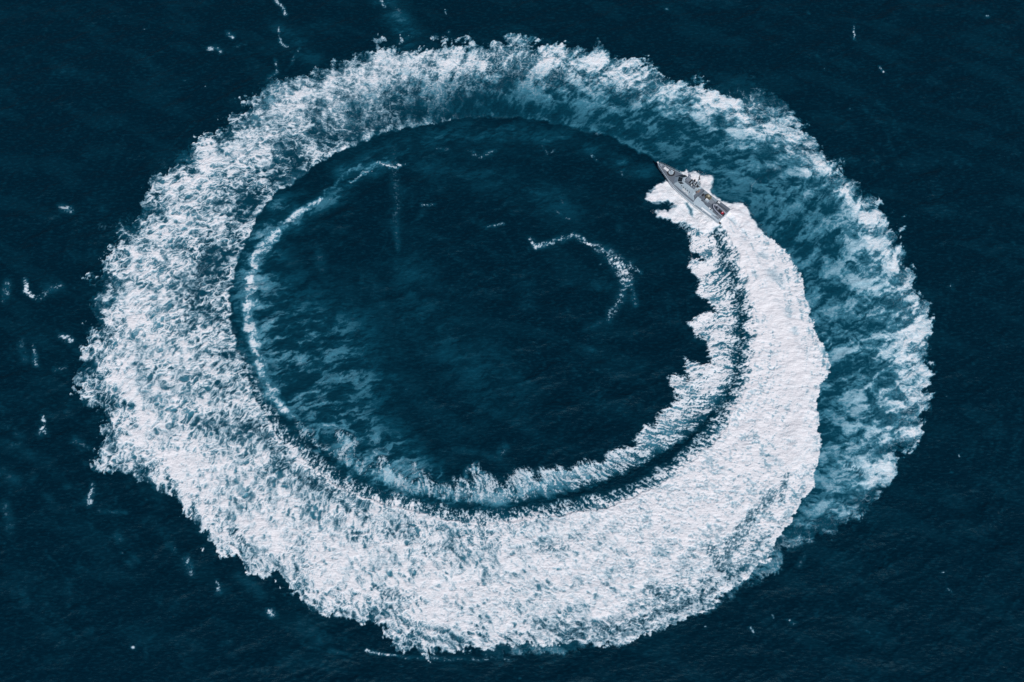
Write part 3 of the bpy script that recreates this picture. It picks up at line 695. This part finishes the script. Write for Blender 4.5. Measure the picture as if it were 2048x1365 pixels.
HB = [(0, 3.2), (3, 3.28), (6, 3.34), (12, 3.38), (17, 3.22), (20, 2.86), (22.5, 2.3), (25, 1.56), (27, .86), (28.3, .34), (28.85, .06)]
ZD = [(0, 1.85), (10, 2.1), (18, 2.5), (24, 3.0), (28.85, 3.45)]
hb = lambda x: float(np.interp(x, [p[0] for p in HB], [p[1] for p in HB]))
zd = lambda x: float(np.interp(x, [p[0] for p in ZD], [p[1] for p in ZD]))
xs_ = [0, 1.5, 3, 6, 9, 12, 15, 17, 18.5, 20, 21.3, 22.5, 23.8, 25, 26, 27, 27.7, 28.3, 28.85]
hull = MB(); rings = []
for x in xs_:
    f = x / 28.85; b = hb(x); z = zd(x); ch = b * (.90 - .45 * f ** 3); zc = .25 + 1.0 * f ** 3; kz = -1.0 + 2.2 * f ** 6
    rings.append([(x, b, z), (x - .0, b * .985 , z - .12), (x - .35 * f ** 4, (b + ch) / 2 + .05, (z + zc) / 2), (x - .9 * f ** 4, ch, zc), (x - 1.3 * f ** 5, ch * .93, zc - .14), (x - 1.8 * f ** 6, 0, kz),
                  (x - 1.3 * f ** 5, -ch * .93, zc - .14), (x - .9 * f ** 4, -ch, zc), (x - .35 * f ** 4, -(b + ch) / 2 - .05, (z + zc) / 2), (x, -b * .985, z - .12), (x, -b, z)])
hull.loft(rings); hull = hull.build('hull', 'grey', boat)
d = MB()
xd = [.06] + xs_[1:-1]
d.add([(x, s_ * (hb(x) - .09) if abs(s_) else 0, zd(x) + .02) for x in xd for s_ in (-1, 0, 1)], [(3 * i + k, 3 * i + 3 + k, 3 * i + 4 + k, 3 * i + 1 + k) for i in range(len(xd) - 1) for k in (0, 1)])
d.build('deck', 'deck', boat)
for s_ in (1, -1):
    MB().tube([(x - .9 * (x / 28.85) ** 4, s_ * (hb(x) * (.90 - .45 * (x / 28.85) ** 3) + .07), .33 + 1.0 * (x / 28.85) ** 3) for x in xs_[:-7]], .085, 6).build('spray_rail', 'white', boat)
    MB().tube([(x, s_ * (hb(x) + .015), zd(x) - .02) for x in xs_[:-1]], .05, 6).build('gunwale', 'roof', boat)
    t = MB()
    pts = [(x, s_ * (hb(x) - .14), zd(x)) for x in (20.6, 21.8, 23, 24.2, 25.4, 26.4, 27.4, 28.2)]
    for p in pts: t.tube([p, (p[0], p[1], p[2] + .85)], .022, 5)
    t.tube([(p[0], p[1], p[2] + .85) for p in pts], .018, 5).tube([(p[0], p[1], p[2] + .45) for p in pts], .014, 5); t.build('railing', 'steel', boat)
MB().box((28.75, 0, 3.62), (.55, .34, .34)).tube([(28.7, 0, 3.6), (28.8, 0, 4.3)], .05).build('bow_fitting', 'white', boat)
w_ = MB().box((27.4, 0, zd(27.4) + .16), (.5, .4, .3)); w_.cyl((26.9, .3, zd(26.9)), .1, .35, 8).cyl((26.9, -.3, zd(26.9)), .1, .35, 8); w_.build('anchor_windlass', 'roof', boat)
for x, y in ((25.6, -.15), (24.7, -.2)):
    MB().box((x, y, zd(x) + .12), (.85, .95, .2)).build('deck_hatch', 'white', boat, .03)
gm = MB().cyl((23.2, -.25, zd(23) + .02), 1.42, .16, 10).build('gun_ring', 'dark', boat)
MB().cyl((23.2, -.25, zd(23) + .18), .86, .2, 14).build('gun_platform', 'roof', gm)
g = MB().box((23.2, -.45, 3.75), (.7, .55, .7), .1, .8); g.tube([(23.4, -.45, 3.95), (24.9, -.5, 4.05)], .06).box((22.8, .05, 3.55), (.3, .5, .5)); g.build('deck_gun', 'roof', gm)
MB().tube([(23.9 - .2, -1.0, 3.3), (22.6, -1.15, 3.3)], .09).build('ammunition_rail', 'white', gm)
for x in (19.4, 26.2):
    for s_ in (1, -1):
        MB().box((x, s_ * (hb(x) - .28), zd(x) + .1), (.4, .12, .18)).build('mooring_cleat', 'steel', boat)
# bow stripe (painted out number) on the port side
def side_pt(x, f, off=.012):          # a point on the topside, f from deck edge (0) to chine (1)
    F = x / 28.85; b = hb(x); z = zd(x); ch = b * (.90 - .45 * F ** 3); zc = .25 + 1.0 * F ** 3
    P = [Vector((x, b * .985, z - .12)), Vector((x - .35 * F ** 4, (b + ch) / 2 + .05, (z + zc) / 2)), Vector((x - .9 * F ** 4, ch, zc))]
    p = P[0].lerp(P[1], f * 2) if f < .5 else P[1].lerp(P[2], f * 2 - 1)
    return p + Vector((.3, 1, -.12)).normalized() * off
for s_ in (1, -1):
    t = MB(); xx = [21.2, 22, 22.8, 23.6, 24.4, 25.2, 25.8]
    v = []
    for x in xx:
        for f in (.06, .34): p = side_pt(x, f, .03); v.append((p.x, p.y * s_, p.z))
    t.add(v, [(2 * i, 2 * i + 1, 2 * i + 3, 2 * i + 2) for i in range(len(xx) - 1)]); t.build('hull_number_panel', 'white', boat)

# --- deckhouse
zb = lambda x: zd(x) + .0
base = [(21.2, 0, zd(21.2)), (19.8, 2.38, zd(19.8)), (10.6, 2.72, zd(10.6)), (10.6, -2.72, zd(10.6)), (19.8, -2.38, zd(19.8))]
sill = [(20.0, 0, 4.35), (18.95, 1.98, 4.35), (12.3, 2.22, 4.25), (12.3, -2.22, 4.25), (18.95, -1.98, 4.35)]
roof = [(18.2, 0, 5.3), (17.4, 1.55, 5.3), (12.5, 1.86, 5.4), (12.5, -1.86, 5.4), (17.4, -1.55, 5.3)]
dh = MB().loft([base, sill, roof]).build('deckhouse', 'grey', boat)
MB().loft([[(12.4, 2.3, 2.1), (10.65, 2.66, 2.1), (10.65, -2.66, 2.1), (12.4, -2.3, 2.1)], [(12.4, 2.12, 3.7), (10.95, 2.16, 3.5), (10.95, -2.16, 3.5), (12.4, -2.12, 3.7)]]).build('aft_platform', 'deck', boat)
def quad_on(a, b, c, e, u0, u1, v0, v1, off=.02):
    """patch of the face a-b (low) e-c (high)"""
    a, b, c, e = map(Vector, (a, b, c, e)); n = (b - a).cross(e - a).normalized()
    if n.dot((a + b + c + e) / 4 - Vector((15, 0, 3))) < 0: n = -n
    n = n * off
    f = lambda u, v: (a.lerp(b, u)).lerp(e.lerp(c, u), v) + n
    return [f(u0, v0), f(u1, v0), f(u1, v1), f(u0, v1)]
def slab(P, th=.05):
    P = [Vector(p) for p in P]; n = (P[1] - P[0]).cross(P[3] - P[0]).normalized() * th
    return MB().loft([[p - n for p in P], [p + n for p in P]])
faces = [(sill[1], sill[0], roof[0], roof[1]), (sill[0], sill[4], roof[4], roof[0])]
for fc in faces:
    for u0, u1 in ((.04, .49), (.51, .96)):
        slab(quad_on(*fc, u0, u1, .06, .90, 0), .04).build('bridge_window', 'glass', dh)
for s_, fc in ((1, (sill[2], sill[1], roof[1], roof[2])), (-1, (sill[4], sill[3], roof[3], roof[4]))):
    a0, a1 = ((.80, .985) if s_ > 0 else (.015, .20))
    slab(quad_on(*fc, a0, a1, .06, .90, 0), .04).build('bridge_window', 'glass', dh)
    fl = (base[2], base[1], sill[1], sill[2]) if s_ > 0 else (base[4], base[3], sill[3], sill[4])
    for k in range(5):
        u = .20 + .125 * k; u = u if s_ > 0 else 1 - u
        slab(quad_on(*fl, u - .016, u + .016, .76, 1.0, 0), .05).build('window', 'dark', dh)
    # white painted letters, too small to read
    rs = random.Random(4)
    t = MB()
    for k in range(9):
        u = .30 + .037 * k; u = u if s_ > 0 else 1 - u
        hh = .028
        def st(a, b, c, e): q = quad_on(*fl, u + a * hh, u + b * hh, c, e, .10); t.add(q, [(0, 1, 2, 3)])
        st(-.62, -.30, .22, .70)
        kind = rs.choice('EOLHT')
        if kind in 'EO': st(-.30, .5, .56, .70); st(-.30, .5, .22, .36)
        if kind in 'E': st(-.30, .35, .40, .52)
        if kind in 'OH': st(.38, .66, .22, .70)
        if kind in 'H': st(-.30, .38, .40, .52)
        if kind in 'L': st(-.30, .5, .22, .36)
        if kind in 'T': st(-.30, .66, .56, .70)
    t.build('lettering', 'letter', dh)
# --- roof
MB().loft([[(16.9, 1.05, 5.3), (12.62, 1.3, 5.36), (12.62, -1.45, 5.36), (16.9, -1.2, 5.3)], [(16.9, 1.05, 5.5), (12.62, 1.3, 5.50), (12.62, -1.45, 5.50), (16.9, -1.2, 5.5)]]).build('roof_walkway', 'deck', dh)
rb = MB().box((16.3, -.3, 5.85), (1.5, 1.5, .55), .0, .9).build('roof_box', 'mid', dh, .04)
MB().box((15.35, -.3, 5.8), (.22, 1.7, .45)).build('roof_vent', 'dark', dh)
MB().box((14.9, -.45, 5.8), (.35, 1.3, .4)).build('roof_vent', 'roof', dh)
MB().cyl((14.2, .75, 5.5), .16, .5, 10).dome((14.2, .75, 6.0), .2).build('satellite_dome', 'white', dh)
MB().box((14.2, .25, 5.75), (.4, .35, .5)).build('vent_box', 'dark', dh); MB().cyl((14.6, 1.0, 5.4), .07, .8, 8).build('antenna_post', 'dark', dh)
MB().cyl((17.35, -.9, 5.5), .09, .5, 8).box((17.35, -.9, 6.05), (.16, .3, .25)).build('searchlight', 'white', dh)
# --- mast
oc = [(math.cos(a), math.sin(a)) for a in [2 * math.pi * (k + .5) / 8 for k in range(8)]]
mast = MB().loft([[(13.0 + 1.25 * c, -.35 + 1.2 * s, 5.45) for c, s in oc], [(13.0 + 1.15 * c, -.35 + 1.1 * s, 6.3) for c, s in oc]])
mast.tube([(12.8, -.35, 6.3), (12.9, -.35, 10.2)], [.30, .12], 10).tube([(11.9, -.95, 6.2), (12.8, -.35, 8.6)], .09).tube([(11.9, .25, 6.2), (12.8, -.35, 8.6)], .09)
mast.tube([(12.85, -1.5, 8.6), (12.85, .8, 8.6)], .07).tube([(12.9, -1.0, 9.7), (12.9, .3, 9.7)], .05)
mast = mast.build('mast', 'roof', boat)
arc = [(13.0 + 1.32 * math.cos(a), -.35 + 1.3 * math.sin(a), 6.75) for a in np.linspace(-.5, 2.9, 14)]
MB().tube(arc, .06, 6).tube([arc[0], (arc[0][0], arc[0][1], 6.1)], .04).tube([arc[7], (arc[7][0], arc[7][1], 6.1)], .04).tube([arc[-1], (arc[-1][0], arc[-1][1], 6.1)], .04).build('guard_rail', 'dark', mast)
MB().box((12.9, -.35, 10.35), (.22, 1.9, .2), .5).cyl((12.9, -.35, 10.1), .14, .2, 10).build('radar_bar', 'dark', mast)
MB().cyl((13.4, -1.3, 8.65), .2, .3, 12).dome((13.4, -1.3, 8.95), .26).build('radar_dome', 'white', mast)
MB().box((12.85, .75, 8.85), (.2, .2, .45)).build('navigation_light', 'dark', mast); MB().box((12.85, -1.0, 8.85), (.25, .2, .4)).build('navigation_light', 'dark', mast)
for x, y, h in ((14.6, -1.55, 6.2), (12.2, -1.7, 3.6), (16.9, 1.3, 3.2)):
    MB().tube([(x, y, 5.4), (x - .1, y, 5.4 + h)], [.045, .015], 6).build('whip_antenna', 'white', dh)
rs = random.Random(8)
for k in range(16):
    x = 11.9 + rs.random() * 2.6; y = -1.5 + rs.random() * 2.6; h = .4 + .6 * rs.random()
    MB().box((x, y, 6.25 + h / 2), (.16 + .3 * rs.random(), .16 + .3 * rs.random(), h), rs.random() * 3).build('equipment_box', 'dark' if k % 3 else 'mid', mast)
for k in range(8):
    x = 12.2 + rs.random() * 2.4; y = -1.4 + rs.random() * 2.4
    MB().cyl((x, y, 6.25), .11, .5, 8).build('lamp', 'white', mast)
# --- sloped bulwarks beside the after deck
def bulwark(s_, cuts, name):
    t = MB()
    for x0, x1, yin, h0, h1 in cuts:
        r = []
        for x, h in ((x0, h0), (x1, h1)):
            b = hb(x) - .02; z = zd(x)
            r.append([(x, s_ * b, z - .02), (x, s_ * (b - .85 * h), z + .95 * h), (x, s_ * yin, z + 1.02 * h), (x, s_ * yin, z - .02)])
        t.loft(r)
    return t.build(name, 'grey', boat)
bulwark(1, [(10.62, 9.0, 1.15, 1.25, 1.2), (8.98, 7.4, 1.6, 1.2, 1.1), (7.38, 5.2, 1.85, 1.1, .9), (5.18, .1, 2.1, .9, .45)], 'bulwark')
bulwark(-1, [(10.62, 5.2, 2.3, 1.2, .9)], 'bulwark')
def slope(x, f):
    b = hb(x) - .02; z = zd(x); h = float(np.interp(x, [.1, 5.2, 7.4, 9, 10.6], [.45, .9, 1.1, 1.2, 1.25]))
    return Vector((x, b - .85 * h * f, z - .02 + .97 * h * f)) + Vector((0, .66, .75)) * .02
MB().add([slope(7.3, .12), slope(3.2, .16), slope(3.2, .62), slope(7.3, .46)], [(0, 1, 2, 3)]).build('name_panel', 'white', boat)
MB().box((1.6, 2.55, zd(1) + .35), (2.6, .7, .5)).build('stern_locker', 'mid', boat, .05)
MB().box((2.5, -2.6, zd(2) + .38), (4.8, 1.15, .72)).build('stern_locker', 'deck', boat, .05)
MB().box((4.3, -2.5, zd(4) + .78), (.8, .62, .06)).build('marking_panel', 'white', boat)
MB().box((5.1, 1.55, zd(5) + .45), (.62, .5, .5)).build('deck_box', 'white', boat, .03)
MB().cyl((4.2, 1.45, zd(4)), .42, .5, 14, .3).build('capstan', 'roof', boat)
lk = MB().box((8.2, -1.75, zd(8) + .6), (1.9, 1.3, 1.15), 0, .92).build('deck_locker', 'olive', boat, .05)
MB().tube([(8.2 + .30 * math.cos(a), -1.75 + .30 * math.sin(a), zd(8) + 1.24) for a in np.linspace(0, 2 * math.pi, 17)[:-1]], .09, 6, True).build('life_ring', 'cream', lk)
c2 = MB().box((7.7, -.35, zd(8) + .42), (1.35, 1.0, .8), 0, .92).build('deck_locker', 'grey', boat, .04)
MB().box((7.9, -.5, zd(8) + .87), (.7, .5, .07)).build('lid', 'white', c2)
MB().box((10.0, -1.3, zd(10) + .3), (.4, .8, .55)).build('vent_box', 'dark', boat); MB().box((9.3, .85, zd(9) + .3), (.9, .4, .6)).build('vent_box', 'dark', boat)
MB().box((6.5, -1.2, zd(6) + .12), (1.8, 1.6, .18)).build('engine_hatch', 'mid', boat, .03); MB().box((6.5, .55, zd(6) + .1), (1.8, 1.3, .16)).build('engine_hatch', 'deck', boat, .03)
MB().box((.9, .1, zd(0) + .06), (1.7, 3.2, .08)).build('stern_ramp', 'mid', boat)
for y in (-1.6, 1.9): MB().tube([(.25, y, 1.9), (.25, y, 2.85)], .05).build('stern_post', 'steel', boat)
for s_ in (1, -1): MB().box((-.35, s_ * 1.9, .25), (.75, 1.3, .08)).build('trim_tab', 'dark', boat)
for x in (9.9, 6.4): MB().box((x, hb(x) + .03, zd(x) - .25), (.35, .14, .3)).build('fender_block', 'white', boat)
MB().tube([(x, hb(x) + .01, zd(x) - .35) for x in (9.2, 7.5, 5.5, 3.5, 1.2)], .12, 6).build('rubbing_strake', 'mid', boat)

# ================================================================ tender carried on the stern
rib = link(bpy.data.objects.new('inflatable_tender', None))
tag(rib, 'small grey inflatable tender with a red engine cover, cradled on the patrol boat\'s stern', 'dinghy')
on_boat(rib, 2.55, 0.0, zd(2) + .12, R_(-8))
def outline(o, z, l=5.1, w=1.0):
    P = [(-l / 2, w * .92 + o), (-l / 4, w + o), (0, w + o), (l / 4, w * .86 + o), (l * .38, w * .58 + o * .8), (l * .46, w * .28 + o * .5), (l / 2 + o, 0)]
    return [(x, y, z(x)) for x, y in P] + [(x, -y, z(x)) for x, y in P[-2::-1]]
zr = lambda x: .62 + .035 * max(x, 0) ** 2
MB().tube(outline(-.05, zr), [.17] + [.24] * 11 + [.17], 10).build('inflatable_tube', 'tube', rib, smooth=True)
MB().tube(outline(.0, lambda x: zr(x) + .235), .035, 6).build('grab_line', 'white', rib)
o_ = outline(-.2, lambda x: .45); k_ = [(p[0] * .95, p[1] * .1, .02) for p in o_]
MB().loft([k_, o_]).build('tender_hull', 'rubber', rib)
cs = MB().box((.35, 0, .9), (.7, .6, .85), 0, .8).build('console', 'mid', rib, .04); MB().box((.62, 0, 1.38), (.06, .5, .3)).build('windscreen', 'glass', cs)
MB().box((-.6, 0, .75), (.9, .45, .55)).build('seat', 'dark', rib, .05)
en = MB().box((-2.45, 0, .95), (.4, .4, .9), 0, .9).box((-2.55, 0, .3), (.22, .14, .9)).build('outboard_engine', 'dark', rib, .03)
MB().box((-1.75, 0, 1.05), (.85, .8, .55), .3, .75).build('engine_cover', 'red', rib, .08); MB().box((-1.7, .08, 1.36), (.3, .2, .12), .3).build('engine_plate', 'white', rib)
MB().tube([(2.3, 0, .95), (1.3, -.55, 1.9), (1.3, .55, 1.9), (2.3, 0, .95)], .03, 5).build('towing_bridle', 'white', rib)

# ================================================================ people on the platform behind the mast
def person(name, x, y, z, rz, cloth, label, pose):
    r = link(bpy.data.objects.new(name, None)); tag(r, label, 'person', 'crew standing behind the mast'); on_boat(r, x, y, z, rz)
    def skinned(nm, J, E, mat, par):
        me = bpy.data.meshes.new(nm); me.from_pydata([j[:3] for j in J], E, []); o = link(bpy.data.objects.new(nm, me)); o.parent = par
        o.modifiers.new('skin', 'SKIN'); sb = o.modifiers.new('sub', 'SUBSURF'); sb.levels = 1; sb.render_levels = 1
        sk = me.skin_vertices[0].data if me.skin_vertices else None
        if sk is None:
            bm = bmesh.new(); bm.from_mesh(me); bm.verts.layers.skin.verify(); bm.to_mesh(me); bm.free(); sk = me.skin_vertices[0].data
        for i, j in enumerate(J): sk[i].radius = (j[3], j[3]); sk[i].use_root = i == 0
        me.materials.append(M[mat]); return o
    lean = pose
    J = [(0, 0, .95, .13), (lean * .5, 0, 1.2, .14), (lean, 0, 1.42, .13), (lean, 0, 1.52, .055), (lean + .02, 0, 1.60, .07), (lean + .03, 0, 1.70, .095),
         (0, .10, .90, .09), (.03, .12, .5, .065), (-.02, .13, .08, .045), (.14, .14, .04, .04), (0, -.10, .90, .09), (-.03, -.13, .5, .065), (-.05, -.14, .08, .045), (.11, -.15, .04, .04),
         (lean, .19, 1.40, .06), (lean + .06, .26, 1.14, .042), (lean + .26, .22, 1.02, .03), (lean, -.19, 1.40, .06), (lean + .04, -.27, 1.14, .042), (lean + .26, -.2, 1.06, .03)]
    E = [(0, 1), (1, 2), (2, 3), (3, 4), (4, 5), (0, 6), (6, 7), (7, 8), (8, 9), (0, 10), (10, 11), (11, 12), (12, 13), (2, 14), (14, 15), (15, 16), (2, 17), (17, 18), (18, 19)]
    for base_, s in ((16, 1), (19, -1)):
        bx, by, bz = J[base_][:3]
        pm = len(J); J.append((bx + .07, by, bz, .026)); E.append((base_, pm))
        for k in range(4):
            a = len(J); J.append((bx + .12, by + (k - 1.5) * .021, bz - .004, .009)); J.append((bx + .15 + .006 * (k % 3), by + (k - 1.5) * .022, bz - .03, .007)); E += [(pm, a), (a, a + 1)]
        a = len(J); J.append((bx + .07, by - s * .04, bz, .010)); J.append((bx + .11, by - s * .05, bz - .01, .008)); E += [(pm, a), (a, a + 1)]
    body = skinned('body', J, E, 'skin', r)
    Jc = [(a, b, c, q + .022) for a, b, c, q in J[:3]] + [(a, b, c, q + .018) for a, b, c, q in (J[6:9] + J[10:13] + J[14:16] + J[17:19])]
    Ec = [(0, 1), (1, 2), (0, 3), (3, 4), (4, 5), (0, 6), (6, 7), (7, 8), (2, 9), (9, 10), (2, 11), (11, 12)]
    skinned('overalls', Jc, Ec, cloth, r)
    MB().dome((lean + .02, 0, 1.70), .118, 12, 5, 1.05).build('hair', 'hair', r, smooth=True)
    f = MB(); f.box((lean + .135, 0, 1.685), (.03, .022, .04), 0, .6); f.build('nose', 'skin', body)
    [MB().box((lean + .122, q, 1.71), (.012, .022, .012)).build('eye', 'hair', body) for q in (.035, -.035)]; MB().box((lean + .122, 0, 1.645), (.012, .045, .008)).build('mouth', 'hair', body)
    return r
person('person', 11.45, -.1, 3.58, R_(200), 'tan', 'person in tan overalls standing behind the mast on the patrol boat', .05)
person('person', 11.75, .75, 3.6, R_(150), 'navy', 'person in dark overalls leaning forward on the patrol boat behind its mast', .16)

# ================================================================ spray thrown up by the hull
rs = np.random.RandomState(3)
V_, F_ = [], []
def drops(path, n, spread, hmax, size):
    for _ in range(n):
        k = rs.rand() * (len(path) - 1); i = int(k); t = k - i
        u = path[i][0] * (1 - t) + path[i + 1][0] * t + rs.randn() * spread; v = path[i][1] * (1 - t) + path[i + 1][1] * t + rs.randn() * spread
        a, b = from_uv(u, v); z = .3 + hmax * rs.rand() ** 2.2; s = size * (.4 + rs.rand())
        o = len(V_)
        for dx, dy, dz in ((1, 0, 0), (-1, 0, 0), (0, 1, 0), (0, -1, 0), (0, 0, 1), (0, 0, -1)): V_.append((a + dx * s, b + dy * s * (.7 + .6 * rs.rand()), z + dz * s))
        F_.extend([(o + p, o + q, o + r) for p, q, r in ((0, 2, 4), (2, 1, 4), (1, 3, 4), (3, 0, 4), (2, 0, 5), (1, 2, 5), (3, 1, 5), (0, 3, 5))])
def from_uv(u, v):
    k = CAM[2] / (math.cos(TILT) - (682.5 - v) / FX * math.sin(TILT))
    return (u - 1024) / FX * k, CAM[1] + k * (math.sin(TILT) + (682.5 - v) / FX * math.cos(TILT))
drops([(1335, 378), (1310, 388), (1292, 398), (1296, 406)], 120, 1.5, 1.6, .05)
drops([(1300, 422), (1315, 432), (1350, 447), (1375, 465), (1385, 500), (1378, 530)], 120, 1.5, 1.0, .05)
drops([(1375, 348), (1405, 350), (1424, 360), (1422, 385)], 120, 1.5, 2.0, .05)
drops([(1460, 408), (1490, 408), (1512, 445), (1545, 480), (1580, 515), (1605, 560), (1620, 620)], 160, 1.5, 1.0, .05)
drops([(1440, 440), (1480, 470), (1520, 520), (1560, 600)], 400, 5.0, 2.0, .07)
me = bpy.data.meshes.new('spray'); me.from_pydata(V_, [], F_); mt = bpy.data.materials.new('water_spray'); mt.use_nodes = True; N = mt.node_tree.nodes; L = mt.node_tree.links
tr = N.new('ShaderNodeBsdfTranslucent'); tr.inputs[0].default_value = (.9, .93, .96, 1); ms_ = N.new('ShaderNodeMixShader'); ms_.inputs[0].default_value = .5
N['Principled BSDF'].inputs['Base Color'].default_value = (.9, .93, .96, 1)
L.new(N['Principled BSDF'].outputs[0], ms_.inputs[1]); L.new(tr.outputs[0], ms_.inputs[2]); L.new(ms_.outputs[0], N['Material Output'].inputs['Surface'])
me.materials.append(mt)
tag(link(bpy.data.objects.new('spray', me)), 'white water droplets thrown up along the patrol boat hull and stern wake', 'spray', kind='stuff')
